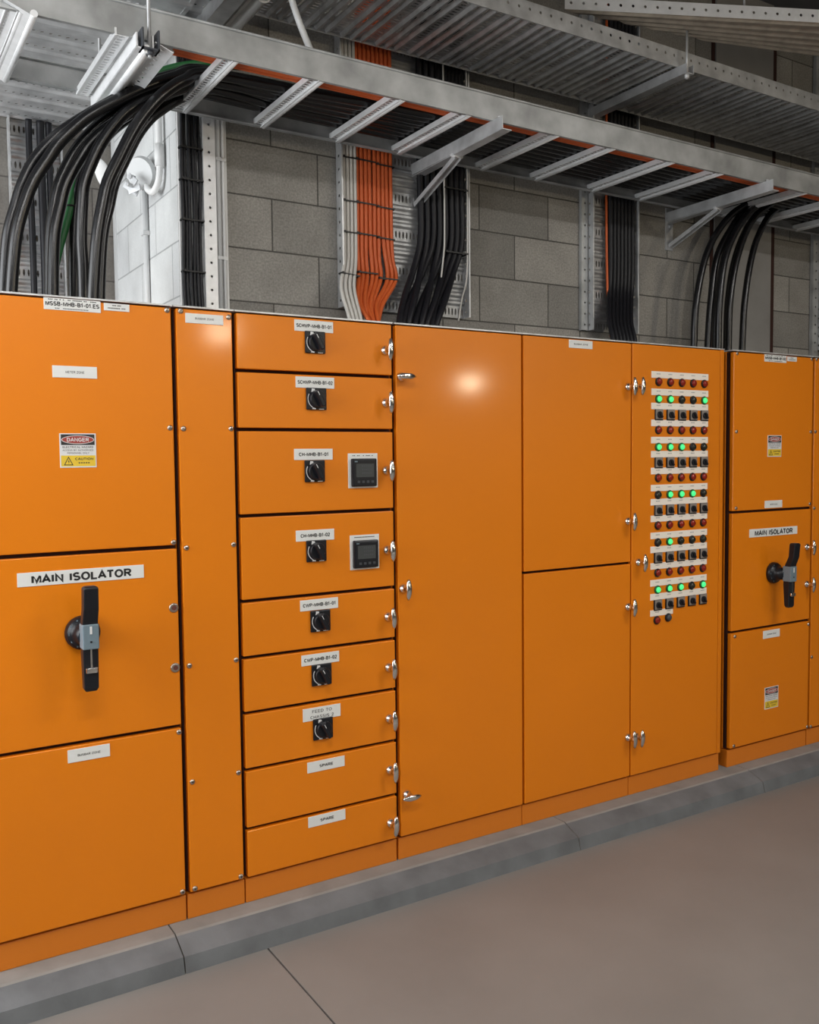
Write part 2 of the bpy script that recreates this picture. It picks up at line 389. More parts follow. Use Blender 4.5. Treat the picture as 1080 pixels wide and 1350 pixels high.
def danger(parent,x0,x1,z0,z1):
    W=x1-x0; H=z1-z0; b=MB(); b.box(x0,x1,-.0015,.0002,z0,z1,0,.0006)
    X=lambda t:x0+t*W; Z=lambda t:z0+t*H
    def r(a,c,d,e,m,y): b.quad((X(a),y,Z(d)),(X(c),y,Z(d)),(X(c),y,Z(e)),(X(a),y,Z(e)),m)
    r(.04,.96,.66,.97,1,-.0018); ell(b,X(.5),Z(.815),W*.45,H*.125,-.0021,0); ell(b,X(.5),Z(.815),W*.43,H*.108,-.0024,2)
    b.text('DANGER',X(.5),Z(.815),-.0028,H*.115,width=W*.60,m=0,bold=.02)
    b.text('ELECTRICAL HAZARD',X(.5),Z(.60),-.002,H*.055,width=W*.84,m=1,bold=.01)
    b.text('ACCESS BY AUTHORISED',X(.5),Z(.51),-.002,H*.045,width=W*.84,m=1)
    b.text('PERSONNEL ONLY',X(.5),Z(.425),-.002,H*.045,width=W*.6,m=1)
    r(.03,.97,.04,.355,3,-.0018)
    tri=[(.10,.07),(.36,.07),(.23,.33)]
    for s,m,y in ((1,1,-.0021),(.72,3,-.0024)):
        cx=sum(t[0] for t in tri)/3; cz=sum(t[1] for t in tri)/3; k=len(b.v)
        b.v += [(X(cx+(t[0]-cx)*s),y,Z(cz+(t[1]-cz)*s)) for t in tri]; b.face((k,k+1,k+2),m)
    k=len(b.v); bolt=[(.235,.25),(.21,.165),(.232,.165),(.225,.10),(.255,.185),(.235,.185)]
    b.v += [(X(a),-.0027,Z(c)) for a,c in bolt]; b.face(tuple(k+i for i in range(6)),1)
    b.text('CAUTION',X(.66),Z(.255),-.0022,H*.075,width=W*.5,m=1,bold=.02)
    for q in range(5): r(.50+q*.065,.545+q*.065,.125,.155,1,-.0022)
    o=b.build('warning_sticker',[M_stw,M_labi,M_red,M_yel],parent); o['label']='red, white and yellow DANGER and CAUTION sticker'; return o
def isolator(parent,cx,cz):
    b=MB(); b.lathe([(.050,0),(.050,.012),(.046,.018),(.046,.020),(.036,.022),(.030,.040),(.026,.075)],(cx,0,cz),m=0,n=32)
    # silver index marks round the dial
    for k in range(5):
        a=math.radians(115+k*32); b.box(cx+math.cos(a)*.040-.002,cx+math.cos(a)*.040+.002,-.0212,-.019,cz+math.sin(a)*.040-.004,cz+math.sin(a)*.040+.004,1)
    b.build('isolator_dial',[M_blk,M_gry],parent)
    b=MB(); x0,x1=cx-.0215,cx+.0215
    prof=[(cz+.150,-.130,-.106),(cz+.145,-.134,-.102),(cz+.085,-.128,-.098),(cz+.045,-.112,-.080),(cz-.045,-.106,-.072),(cz-.145,-.104,-.078),(cz-.155,-.100,-.082)]
    n=len(b.v); dx=[.015,.0205,.021,.0215,.0215,.0205,.015]
    for (z,ya,yb),d in zip(prof,dx): b.v += [(cx-d,ya,z),(cx+d,ya,z),(cx+d,yb,z),(cx-d,yb,z)]
    for i in range(len(prof)-1):
        for j in range(4):
            a=n+i*4+j; c=n+i*4+(j+1)%4; b.face((a,a+4,c+4,c))
    b.face((n,n+1,n+2,n+3)); k=n+4*(len(prof)-1); b.face((k+3,k+2,k+1,k))
    o=b.build('isolator_handle',[M_blk],parent)
    md=o.modifiers.new('round','BEVEL'); md.width=.004; md.segments=3; md.limit_method='ANGLE'
    b=MB(); b.box(cx-.0225,cx+.0225,-.114,-.070,cz-.032,cz+.040,0,.003); b.box(cx-.003,cx+.003,-.1155,-.113,cz+.012,cz+.034,1); b.lathe([(.003,.114),(.003,.1155)],(cx,0,cz-.010),m=2,n=10)
    o=b.build('handle_hub',[M_gry,M_stw,M_blk],parent); o['label']='blue-grey centre block of the handle'
    b=MB(); b.box(cx-.0025,cx+.0025,-.110,-.104,cz-.090,cz-.018,0); b.box(cx-.016,cx+.016,-.115,-.105,cz-.100,cz-.084,0,.003)
    o=b.build('padlock_tab',[M_chr],parent); o['label']='silver padlock tab'
def rotary(parent,cx,cz,s=.037):
    b=MB(); b.box(cx-s,cx+s,-.008,0,cz-s*.98,cz+s*.98,0,.003)
    b.quad((cx-.020,-.0084,cz+.022),(cx-.004,-.0084,cz+.022),(cx-.008,-.0084,cz+.033),(cx-.018,-.0084,cz+.034),1)
    for k in range(7):                                       # white arc left
        a0,a1=math.radians(150+k*13),math.radians(163+k*13)
        b.quad(*[(cx+math.cos(a)*r,-.0084,cz+math.sin(a)*r) for a,r in ((a0,.034),(a1,.034),(a1,.031),(a0,.031))],1)
    b.quad((cx-.016,-.0084,cz-.028),(cx-.004,-.0084,cz-.031),(cx-.005,-.0084,cz-.035),(cx-.018,-.0084,cz-.034),1)
    b.quad((cx+.008,-.0084,cz-.033),(cx+.026,-.0084,cz-.033),(cx+.026,-.0084,cz-.035),(cx+.008,-.0084,cz-.035),1)
    b.build('switch_plate',[M_blk,M_stw],parent)
    b=MB(); b.lathe([(.029,.008),(.028,.018),(.025,.021)],(cx,0,cz),m=0,n=26)
    M=Matrix.Translation((cx,0,cz)) @ Matrix.Rotation(math.radians(-28),4,'Y')
    b.box(-.0085,.0085,-.042,-.016,-.029,.029,0,.004,mat=M); b.box(-.001,.001,-.0425,-.0415,.012,.026,1,mat=M)
    b.build('switch_knob',[M_blk,M_stw],parent)
def meter(parent,x0,x1,z0,z1):
    plate(parent,x0,x1,z0,z1,[('~14',.935,.003,.7)],'meter_surround')
    cx=(x0+x1)/2; cz=(z0+z1)/2-.006; h=.048
    b=MB(); b.box(cx-h,cx+h,-.016,-.001,cz-h,cz+h,0,.004); b.box(cx-h+.006,cx+h-.006,-.0168,-.015,cz-h+.006,cz+h-.006,1,.001)
    b.quad(*[(cx+a,-.0172,cz+c) for a,c in ((-.035,-.016),(.035,-.016),(.035,.030),(-.035,.030))],2)
    for r,w in ((.022,.022),(.010,.018),(-.002,.022)):
        for k in range(5): b.quad(*[(cx-.012+k*.008*1.0+a,-.0175,cz+r+c) for a,c in ((0,-.002),(.005,-.002),(.005,.002),(0,.002))],3)
    b.quad(*[(cx+a,-.0172,cz+c) for a,c in ((-.040,.0355),(-.029,.0355),(-.029,.0395),(-.040,.0395))],4)
    for k in range(4): b.box(cx-.030+k*.018,cx-.020+k*.018,-.018,-.0165,cz-.036,cz-.028,3,.0006)
    b.build('power_meter',[M_blk,M_blk,M_lcd,M_blk2,M_gry],parent)

GX='the orange switchboard'
# 1 main isolator cabinet, left
c=cabinet('switchboard_cabinet',.302,.8815,'orange switchboard cabinet at the far left with a large MAIN ISOLATOR sign and handle')
p=panel(c,'cover_panel',.302,.8815,1.106,TOP)
plate(p,.511,.668,1.803,1.8365,[('~30',.87,.003,.85),('MSSB-MHB-B1-01.ES',.52,.0125,.94),('~22',.14,.0025,.62)],bold=.035)
plate(p,.677,.751,1.812,1.8335,[('~9',.72,.003,.35),('~13',.35,.003,.7)],'maker_plate')
plate(p,.528,.652,1.612,1.646,[('METER ZONE',.48,.0068,.42)])
danger(p,.541,.643,1.354,1.453)
screws(p,[(.864,1.826),(.864,1.471),(.866,1.120),(.325,1.826),(.325,1.471),(.325,1.12)])
p=panel(c,'isolator_door',.302,.8815,.544,1.106)
plate(p,.415,.772,1.0185,1.0585,[('MAIN ISOLATOR',.48,.0250,.785)],bold=.04)
isolator(p,.587,.872)
for z in (.918,.731): inst('quarter_turn_lock',ME_lock,(.861,0,z),p)
p=panel(c,'cover_panel',.302,.8815,.0,.544)
plate(p,.535,.656,.490,.5285,[('BUSBAR ZONE',.5,.0068,.54)])
screws(p,[(.868,.527),(.866,.016),(.325,.527)])
# 2 busbar cabinet
c=cabinet('switchboard_cabinet',.8885,1.0755,'narrow full-height orange cabinet with screwed cover, left of the nine stacked compartments',.884,1.078)
p=panel(c,'cover_panel',.8855,1.0765,0,TOP)
plate(p,.920,1.0415,1.7925,1.8225,[('BUSBAR ZONE',.5,.0062,.5)])
screws(p,[(.906,z) for z in (1.827,1.469,1.101,.731,.361,.016)]+[(1.060,z) for z in (1.819,1.470,1.102,.730,.361,.016)])
# 3 drawer cabinet
c=cabinet('switchboard_cabinet',1.080,1.661,'orange switchboard cabinet of nine stacked compartments with black rotary switches')
ZS=[TOP,1.655,1.468,1.191,.915,.731,.549,.362,.165,0]
names=['SCHWP-MHB-B1-01','SCHWP-MHB-B1-02','CH-MHB-B1-01','CH-MHB-B1-02','CWP-MHB-B1-01','CWP-MHB-B1-02',None,'SPARE','SPARE']
nx=[1.285,1.286,1.276,1.277,1.288,1.289,1.291,1.304,1.304]
nz=[1.810,1.625,1.387,1.1165,.882,.6965,.510,.3285,.140]
rz=[1.757,1.571,1.331,1.064,.826,.642,.456]
lz=[1.745,1.564,1.329,1.049,.812,.631,.447,.261,.067]
for i in range(9):
    p=panel(c,'compartment_door',1.080,1.661,ZS[i+1],ZS[i],.0055)
    hh=.0185
    if i==6: plate(p,nx[i],nx[i]+.142,nz[i]-.022,nz[i]+.022,[('FEED TO',.70,.0105,.52),('CHASSIS 2',.26,.0105,.62)])
    else: plate(p,nx[i],nx[i]+.142,nz[i]-hh,nz[i]+hh,[(names[i],.5,.0125 if i<7 else .010,(.9,.9,.76,.76,.86,.86,0,.36,.36)[i])],bold=.03)
    if i<7: rotary(p,nx[i]+.073,rz[i])
    if i==2: meter(p,1.476,1.592,1.270,1.389)
    if i==3: meter(p,1.479,1.594,.988,1.108)
    latches(p,[(1.628,lz[i])])
# 4 tall single door
c=cabinet('switchboard_cabinet',1.667,2.238,'orange switchboard cabinet with one plain full-height door and three chrome latches')
p=panel(c,'door',1.667,2.238,0,TOP,.005)
latches(p,[(1.692,1.656,1),(1.691,.907),(1.697,.157,1)])
# 5 upper and lower door
c=cabinet('switchboard_cabinet',2.2385,2.8185,'orange switchboard cabinet split into an upper and a lower plain door')
p=panel(c,'door',2.2385,2.820,.920,TOP,.005); latches(p,[(2.797,1.656),(2.799,1.097)])
plate(p,2.472,2.597,1.800,1.832,[('BUSBAR ZONE',.5,.0062,.6)])
p=panel(c,'door',2.2385,2.820,0,.920,.005); latches(p,[(2.801,.735),(2.804,.175)])
# 6 indicator door
c=cabinet('switchboard_cabinet',2.8195,3.398,'orange switchboard cabinet whose door carries rows of indicator lamps and selector switches',)
p=panel(c,'door',2.818,3.372,0,TOP,.004); latches(p,[(2.843,1.658),(2.861,.920),(2.849,.172)])
b=MB(); b.box(3.374,3.398,.004,.040,0,TOP,0,.002); b.build('side_post',M_or,c)
green=[(1,1,0,0,1),(1,1,1,0,0),(0,1,1,1,0),(0,1,0,0,0),(1,1,1,0,1)]
for k in range(5):
    T=1.727-.2043*k
    for off in (0,.073,.133):
        plate(p,2.933,3.288,T-off-.028,T-off,[('^5',.62,.004,.9)],'label_strip')
    for i in range(5):
        x=2.975+.0714*i
        inst('indicator_lamp',ME_lr,(x,0,T-.0435),p)['label']='unlit red lamp'
        g=inst('indicator_lamp',ME_lg if green[k][i] else ME_lo,(x,0,T-.1165),p); g['label']='lit green lamp' if green[k][i] else 'unlit dark lamp'
        inst('selector_switch',ME_sel,(x+.002,0,T-.1835),p)
plate(p,2.933,3.072,.679,.706,[('^2',.62,.004,.9)],'label_strip')
inst('indicator_lamp',ME_lr,(2.972,0,.661),p)['label']='unlit dark red lamp'; inst('indicator_lamp',ME_lk,(3.042,0,.666),p)['label']='dark grey lamp'
# 7 right main isolator cabinet
c=cabinet('switchboard_cabinet',3.455,4.047,'orange switchboard cabinet at the right with MAIN ISOLATOR sign and two warning stickers')
p=panel(c,'cover_panel',3.455,4.047,1.106,TOP)
plate(p,3.672,3.833,1.8005,1.8345,[('~30',.87,.003,.85),('MSSB-MHB-B1-02',.52,.0125,.94),('~22',.14,.0025,.62)],bold=.035)
plate(p,3.839,3.911,1.810,1.832,[('~9',.72,.003,.35),('~13',.35,.003,.7)],'maker_plate')
danger(p,3.703,3.805,1.358,1.459)
plate(p,3.687,3.816,1.117,1.152,[('METER ZONE',.48,.0068,.42)])
screws(p,[(3.481,1.828),(3.481,1.475),(3.484,1.125),(4.027,1.829),(4.029,1.477),(4.031,1.126)])
p=panel(c,'isolator_door',3.455,4.047,.551,1.106)
plate(p,3.579,3.934,.984,1.0225,[('MAIN ISOLATOR',.48,.0250,.785)],bold=.04)
isolator(p,3.754,.808); latches(p,[(4.012,.915),(4.014,.732)])
p=panel(c,'cover_panel',3.455,4.047,0,.551)
plate(p,3.688,3.811,.496,.534,[('BUSBAR ZONE',.5,.0068,.54)])
danger(p,3.705,3.807,.153,.258)
screws(p,[(3.486,.531),(3.487,.016),(4.035,.530),(4.037,.016)])
# 8 edge cabinet
c=cabinet('switchboard_cabinet',4.051,4.50,'narrow sliver of orange switchboard cabinet cut off by the right edge of the photo')
p=panel(c,'cover_panel',4.051,4.50,0,TOP)
plate(p,4.088,4.22,1.785,1.815,[('BUSBAR ZONE',.5,.0062,.5)])
screws(p,[(4.066,z) for z in (1.83,1.478,1.103,.73,.363,.012)]+[(4.48,z) for z in (1.83,1.478,1.103,.73,.363,.012)])
# earth / cable duct between the two boards
b=MB(); b.tube([(3.4275,.06,-.082),(3.4275,.06,1.835)],.011,0,12); tag(b.build('conduit',M_blk),'black pipe standing upright in the gap between the two switchboards','pipe')

# ------------------------------------------------------------------ cable ladder
LZ=2.574; LYn=-.088; LYf=.392
b=MB(); 
def rail(y0,sgn,label,RH=.108):
    r=MB(); x0,x1=-2.6,7.4
    r.box(x0,x1,y0-.0015,y0+.0015,LZ,LZ+RH); r.box(x0,x1,min(y0,y0+sgn*.014),max(y0,y0+sgn*.014),LZ-.001,LZ+.002)
    r.box(x0,x1,min(y0,y0-sgn*.004),max(y0,y0-sgn*.004),LZ-.0035,LZ+.0015)
    r.box(x0,x1,min(y0,y0+sgn*.016),max(y0,y0+sgn*.016),LZ+RH-.002,LZ+RH+.001); r.tube([(x0,y0-sgn*.003,LZ+RH-.003),(x1,y0-sgn*.003,LZ+RH-.003)],.0045,0,8)
    return r
lad=rooted('cable_ladder',(0,.15,LZ)); tag(lad,'long galvanised steel cable ladder running above the switchboard along the block wall','cable ladder')
adopt(rail(LYn,1,'',.090).build('side_rail',M_galr),lad); adopt(rail(LYf,-1,'',.070).build('side_rail',M_galr),lad)
def rung(x):
    r=MB(); y0,y1=LYn+.002,LYf-.002
    # slotted strip on the left, folded channel on the right
    r.perf((x-.030,y0,LZ+.004),(0,1,0),(1,0,0),y1-y0,.024,26,1,.0042,.008,0)
    r.box(x-.033,x-.030,y0,y1,LZ+.002,LZ+.022); 
    r.box(x-.006,x-.004,y0,y1,LZ-.004,LZ+.020)
    r.tube([(x+.006,y0,LZ+.004),(x+.006,y1,LZ+.004)],.011,0,10)
    r.box(x+.014,x+.017,y0,y1,LZ+.002,LZ+.020)
    return r
for x in (-1.94,-1.64,-1.34,-1.04,-.74,-.44,-.14,.16,.46,1.064,1.352,1.657,1.93,2.337,2.627,2.961,3.261,3.84,4.14,4.44,4.74,5.04,5.34,5.64):
    adopt(rung(x).build('rung',M_zinc),lad)
r=MB(); r.quad((.415,LYn-.02,LZ+.014),(.415,LYf,LZ+.014),(.492,LYf,LZ-.016),(.492,LYn-.02,LZ-.016)); r.box(.413,.416,LYn-.02,LYf,LZ+.012,LZ+.03); r.tube([(.492,LYn-.02,LZ-.008),(.492,LYf,LZ-.008)],.010,0,10)
o=adopt(r.build('splice_strut',M_zinc),lad); o['label']='wide plain strut under the ladder'
# double strut trapeze at the left, with threaded rod
tr=rooted('strut_trapeze',(.79,.18,LZ)); tag(tr,'bright perforated strut trapeze under the cable ladder, hung from a threaded rod','bracket')
r=MB(); y0,y1=LYn-.035,LYf+.03
r.box(.758,.762,y0,y1,LZ-.040,LZ); r.box(.758,.806,y0,y1,LZ-.042,LZ-.038,0); r.tube([(.788,y0,LZ-.040),(.788,y1,LZ-.040)],.012,0,10)
r.box(.804,.808,y0,y1,LZ-.040,LZ)
adopt(r.build('strut',M_zinc),tr)
r=MB(); r.perf((.812,y0,LZ-.016),(0,1,0),(.94,0,-.34),y1-y0,.056,15,1,.0075,.0075,0)
adopt(r.build('perforated_strut',M_zinc,solid=.0025),tr)
r=MB(); r.perf((.712,y0+.03,LZ-.006),(0,1,0),(1,0,0),y1-y0-.05,.034,26,1,.0042,.009,0); r.box(.708,.712,y0+.03,y1-.02,LZ-.008,LZ+.012)
adopt(r.build('slotted_strut',M_zinc,solid=.002),tr)
r=MB(); r.cyl((.797,-.118,LZ-.062),(.797,-.118,CZ),.0055,0,10); adopt(r.build('threaded_rod',M_galv),tr)
r=MB(); r.cyl((.797,-.118,LZ-.056),(.797,-.118,LZ-.042),.011,0,6); r.box(.772,.777,-.136,-.094,LZ-.044,LZ+.012); r.box(.817,.822,-.136,-.094,LZ-.044,LZ+.012); r.box(.772,.822,-.136,-.094,LZ-.044,LZ-.040)
adopt(r.build('rod_clamp',M_blk2),tr)

def bracket(x,label):
    t=rooted('wall_bracket',(x,WY,2.38)); tag(t,label,'bracket')
    r=MB(); y0,y1=-.145,WY-.006
    n=len(r.v)   # tapered web + flange (channel arm)
    r.obar((x,y0,LZ-.0235),(x,y1,LZ-.030),.003,.045); r.obar((x+.020,y0,LZ-.0465),(x+.020,y1,LZ-.056),.040,.003)
    adopt(r.build('bracket_arm',M_galv),t)
    r=MB(); r.box(x-.004,x+.044,WY-.007,WY,2.385,2.590)
    for z in (2.41,2.50,2.56): r.cyl((x+.020,WY-.007,z),(x+.020,WY-.016,z),.008,0,6)
    adopt(r.build('wall_plate',M_galv),t)
    r=MB(); a=(x+.020,WY-.012,2.412); c2=(x+.020,.165,LZ-.050)
    d=Vector(c2)-Vector(a); up=Vector((1,0,0)).cross(d).normalized()
    r.obar(a,c2,.026,.003,0,up=up)
    for s in (-1,1): r.obar(Vector(a)+Vector((s*.013,0,0))+up*.009,Vector(c2)+Vector((s*.013,0,0))+up*.009,.003,.018,0,up=up)
    adopt(r.build('diagonal_brace',M_galv),t)
    r=MB(); r.cyl((x-.004,.168,LZ-.052),(x+.046,.168,LZ-.052),.0075,0,6); r.cyl((x+.020,-.10,LZ-.04),(x+.020,-.10,LZ+.012),.005,0,8)
    adopt(r.build('bolt',M_zinc),t)
bracket(2.035,'galvanised cantilever bracket under the ladder beside the orange cables')
bracket(3.525,'galvanised cantilever bracket under the ladder between the two switchboards')

# ------------------------------------------------------------------ cables
def cable(pts, r, m, label, group, n=12, smooth=8):
    b=MB(); b.tube(cr(pts,smooth),r,0,n); o=b.build('cable',m); tag(o,label,'cable',group); return o
ORD=['first','second','third','fourth','fifth','sixth','seventh','eighth','ninth','tenth','eleventh','twelfth']
# heavy black submains: out of the left cabinet, over and along the ladder
P=[
 ([(0.457,0.32,1.83),(0.457,0.32,1.896),(0.471,0.314,2.06),(0.497,0.305,2.162),(0.519,0.295,2.232),(0.554,0.284,2.303),(0.612,0.271,2.375),(0.67,0.258,2.425),(0.758,0.245,2.49),(0.868,0.23,2.566),(0.976,0.215,2.618),(1.073,0.2,2.647)],0.136),
 ([(0.466,0.25,1.83),(0.466,0.25,1.886),(0.484,0.246,2.048),(0.51,0.241,2.149),(0.539,0.235,2.224),(0.582,0.229,2.296),(0.617,0.221,2.35),(0.666,0.214,2.404),(0.711,0.206,2.444),(0.779,0.197,2.491),(0.854,0.188,2.539),(0.961,0.179,2.595),(1.07,0.17,2.631)],0.096),
 ([(0.593,0.33,1.83),(0.593,0.33,1.909),(0.599,0.326,2.077),(0.613,0.32,2.181),(0.63,0.313,2.252),(0.665,0.306,2.331),(0.7,0.298,2.386),(0.751,0.289,2.444),(0.798,0.28,2.485),(0.871,0.27,2.539),(0.99,0.26,2.61),(1.117,0.25,2.657)],0.256),
 ([(0.592,0.28,1.83),(0.592,0.28,1.901),(0.601,0.278,2.067),(0.622,0.274,2.172),(0.642,0.27,2.243),(0.684,0.266,2.323),(0.719,0.261,2.377),(0.776,0.256,2.434),(0.885,0.251,2.519),(1.01,0.246,2.592),(1.139,0.24,2.638)],0.216),
 ([(0.675,0.37,1.83),(0.675,0.37,1.922),(0.679,0.363,2.079),(0.687,0.354,2.199),(0.701,0.342,2.27),(0.736,0.329,2.349),(0.778,0.316,2.419),(0.837,0.301,2.478),(0.959,0.286,2.569),(1.03,0.28,2.608),(1.15,0.27,2.623)],0.298),
 ([(0.67,0.22,1.83),(0.67,0.22,1.898),(0.67,0.219,1.98),(0.668,0.217,2.063),(0.674,0.214,2.165),(0.683,0.212,2.234),(0.712,0.209,2.312),(0.739,0.206,2.366),(0.777,0.203,2.423),(0.822,0.2,2.474),(0.892,0.197,2.524),(0.993,0.193,2.573),(1.03,0.192,2.606),(1.12,0.19,2.6145)],0.176),
 ([(0.679,0.13,1.83),(0.679,0.13,1.885),(0.695,0.131,2.048),(0.714,0.131,2.15),(0.732,0.132,2.221),(0.769,0.133,2.3),(0.806,0.134,2.375),(0.84,0.135,2.432),(0.885,0.136,2.491),(0.927,0.137,2.534),(0.982,0.139,2.576),(1.069,0.14,2.6145)],0.056),
 ([(0.724,0.24,1.83),(0.724,0.24,1.906),(0.739,0.245,2.077),(0.765,0.251,2.185),(0.786,0.259,2.261),(0.826,0.267,2.346),(0.868,0.277,2.428),(0.914,0.286,2.492),(0.959,0.297,2.535),(0.999,0.307,2.568),(1.052,0.318,2.605),(1.097,0.33,2.625)],0.340),
]
for i,(pts,yf) in enumerate(P):
    z=2.6145
    ye=pts[-1][1]
    tail=[(1.40,ye+(min(yf,.30)-ye)*.3,max(z,pts[-1][2]-.020)),(1.85,ye+(yf-ye)*.7,z+.004),(2.5,yf,z)]+[(x,yf+random.uniform(-.004,.004),z) for x in (3.2,4.0,4.8,5.6,6.4,7.3)]
    cable(pts+tail,.0182,M_cab,'thick black cable rising from the left cabinet top, %s from the left where it starts'%ORD[i],'thick black cables over the left cabinet',16)
g=[(0.596,0.35,1.83),(0.596,0.35,1.905),(0.612,0.35,1.983),(0.631,0.35,2.059),(0.649,0.35,2.121),(0.668,0.35,2.191),(0.684,0.35,2.258),(0.717,0.35,2.335),(0.785,0.34,2.464),(0.859,0.33,2.571),(0.927,0.31,2.636),(0.998,0.29,2.673),(1.085,0.26,2.693),(1.154,0.24,2.696)]+[(1.5,.16,2.70),(2.4,.11,2.685),(4,.11,2.685),(7.3,.11,2.685)]
o=cable(g,.0125,M_grn,'green earth cable rising with the thick black cables from the left cabinet',None)
# second layer already on the ladder, dropping in from the black wall riser
for i,y in enumerate((.075,.12,.165,.21,.262,.31,.355)):
    x=2.14+.018*i
    cable([(x,.425,2.99),(x,.42,2.80),(x+.03,.40,2.70),(x+.12,(y+.4)/2,2.652),(x+.4,y,2.646),(3.2,y,2.646),(4.6,y,2.646),(7.3,y,2.646)],.0135,M_cab,
      'black cable turning from the wall tray into the ladder top layer, %s from the front'%ORD[i],'black cables in the upper layer of the ladder',10)
# right-hand group, arcs up into the ladder
R=[([(3.448,.22,1.83),(3.448,.22,1.887),(3.461,.22,2.083),(3.522,.22,2.301),(3.626,.22,2.454),(3.762,.22,2.561),(3.93,.22,2.612)],'first'),
   ([(3.563,.24,1.83),(3.567,.24,1.889),(3.585,.24,2.096),(3.626,.24,2.315),(3.733,.24,2.472),(3.844,.24,2.577),(4.0,.235,2.628)],'second'),
   ([(3.590,.20,1.83),(3.595,.20,1.889),(3.600,.20,2.096),(3.636,.20,2.300),(3.72,.20,2.450),(3.83,.195,2.560),(3.99,.19,2.628)],'third'),
   ([(3.652,.27,1.83),(3.656,.27,1.892),(3.668,.27,2.106),(3.715,.27,2.33),(3.815,.27,2.506),(3.940,.265,2.600),(4.07,.26,2.632)],'fourth'),
   ([(3.690,.22,1.83),(3.693,.22,1.892),(3.70,.22,2.106),(3.745,.22,2.31),(3.835,.22,2.486),(3.94,.21,2.585),(4.07,.20,2.635)],'fifth'),
   ([(3.722,.26,1.83),(3.726,.26,1.896),(3.735,.26,2.116),(3.780,.26,2.322),(3.872,.26,2.490),(3.990,.25,2.600),(4.12,.24,2.636)],'sixth'),
   ([(3.828,.25,1.83),(3.832,.25,1.896),(3.846,.25,2.116),(3.888,.25,2.322),(3.950,.25,2.467),(4.05,.245,2.590),(4.2,.24,2.640)],'seventh')]
for pts,w in R:
    x,y,z=pts[-1]
    cable(pts+[(x+.4,y,z+.035),(5.4,y,z+.04),(7.3,y,z+.04)],.0160,M_cab,'black cable arching up near the right MAIN ISOLATOR cabinet, %s from the left'%w,'black cables arching up at the right',14)
for i,dx in enumerate((3.505,3.832)):
    b=MB(); b.lathe([(.026,0),(.026,.008),(.021,.010),(.021,.022)],(dx-.0 if i else 3.448,.25 if i else .22,TOP-.004),'z',n=20)
    tag(b.build('cable_gland',M_blk),'black cable gland on the %s'%('top of the right MAIN ISOLATOR cabinet' if i else 'top right end of the long switchboard'),'cable gland')
# orange cables along the near rail
for i,(y,z) in enumerate(((-.010,2.604),(.007,2.605),(.024,2.604),(-.002,2.619))):
    pts=[(.90,y,z)]+[(x,y+random.uniform(-.003,.003),z+random.uniform(0,.004)) for x in (1.3,1.8,2.4,3.0,3.6,4.2,4.8,5.4,6.2,7.3)]
    cable(pts,.0080,M_orc,'orange cable lying along the near ladder rail, %s from the front'%ORD[i],'orange cables along the near ladder rail',8,4)
b=MB(); b.tube([(.82,.007,2.611),(.905,.007,2.611)],.021,0,14); b.tube([(.80,-.02,2.64),(.93,.0,2.634)],.011,1,10)
tag(b.build('cable_sleeve',[M_pvc,M_blk]),'grey sleeve round the orange cables where they start beside the threaded rod','cable sleeve')

def wall_tray(x0,x1,z0,z1,y,label,parentname='cable_tray'):
    t=rooted(parentname,((x0+x1)/2,y,z0)); tag(t,label,'cable tray')
    b=MB(); W=x1-x0; P=.145; z=z0
    while z<z1-.01:
        L=min(.05,z1-z)
        b.perf((x0,y-.006,z),(1,0,0),(0,0,1),W,L,max(6,int(W/.017)),1,.0045,L*.30,0)
        z+=L
        if z>=z1: break
        # three raised ridges
        H=[0,.007,.007,0,0,.007,.007,0,0,.007,.007,0]; D=min(P-.05,z1-z)
        for k in range(11):
            a,c=z+D*k/11,z+D*(k+1)/11
            b.quad((x0,y-.006-H[k],a),(x1,y-.006-H[k],a),(x1,y-.006-H[k+1],c),(x0,y-.006-H[k+1],c))
        z+=P-.05
    adopt(b.build('tray_bed',M_bed,solid=.0015),t)
    for x in (x0,x1):
        b=MB(); b.perf((x,y-.048,z0),(0,0,1),(0,1,0),z1-z0,.046,int((z1-z0)/.05),1,.006,.006)
        b.box(x-.003,x+.003,y-.052,y-.047,z0,z1)
        adopt(b.build('tray_flange',M_galv,solid=.0015),t)
    return t
wall_tray(1.692,2.292,1.962,3.62,WY-.002,'galvanised perforated tray on the block wall carrying white, orange and black cables')
t=wall_tray(2.995,3.285,1.955,3.62,WY-.002,'narrow galvanised tray on the block wall packed with black cables')
b=MB(); b.perf((2.954,WY-.020,1.955),(0,0,1),(1,0,0),3.62-1.955,.036,33,1,.005,.005); b.box(2.952,2.955,WY-.02,WY-.004,1.955,3.62)
o=adopt(b.build('perforated_strut',M_galr,solid=.002),t)
t=wall_tray(4.735,5.0,1.955,3.62,WY-.002,'galvanised tray on the wall at the right edge holding dull red cables')
b=MB(); b.perf((4.683,WY-.022,1.92),(0,0,1),(1,0,0),3.62-1.92,.048,34,1,.006,.006); b.box(4.681,4.684,WY-.02,WY-.004,1.92,3.62)
adopt(b.build('perforated_strut',M_galr,solid=.002),t)
M_bed=M_galv
t=wall_tray(.640,.842,1.55,2.77,DY-.002,'pale galvanised tray on the recess wall behind the thick black cables')
# white cables
for i in range(4):
    x=1.706+.0165*i; xb=1.668+.0165*i
    cable([(xb,.33,1.83),(xb,.33,1.90),(xb-.012+.002*i,.37,2.02),(x-.006,.425,2.13),(x,.432,2.22),(x,.432,2.6),(x,.432,2.95),(x,.432,3.6)],.0074,M_whc,
      'white wall cable beside the orange bundle, %s from the left'%ORD[i],'white cables on the wall tray',8,5)
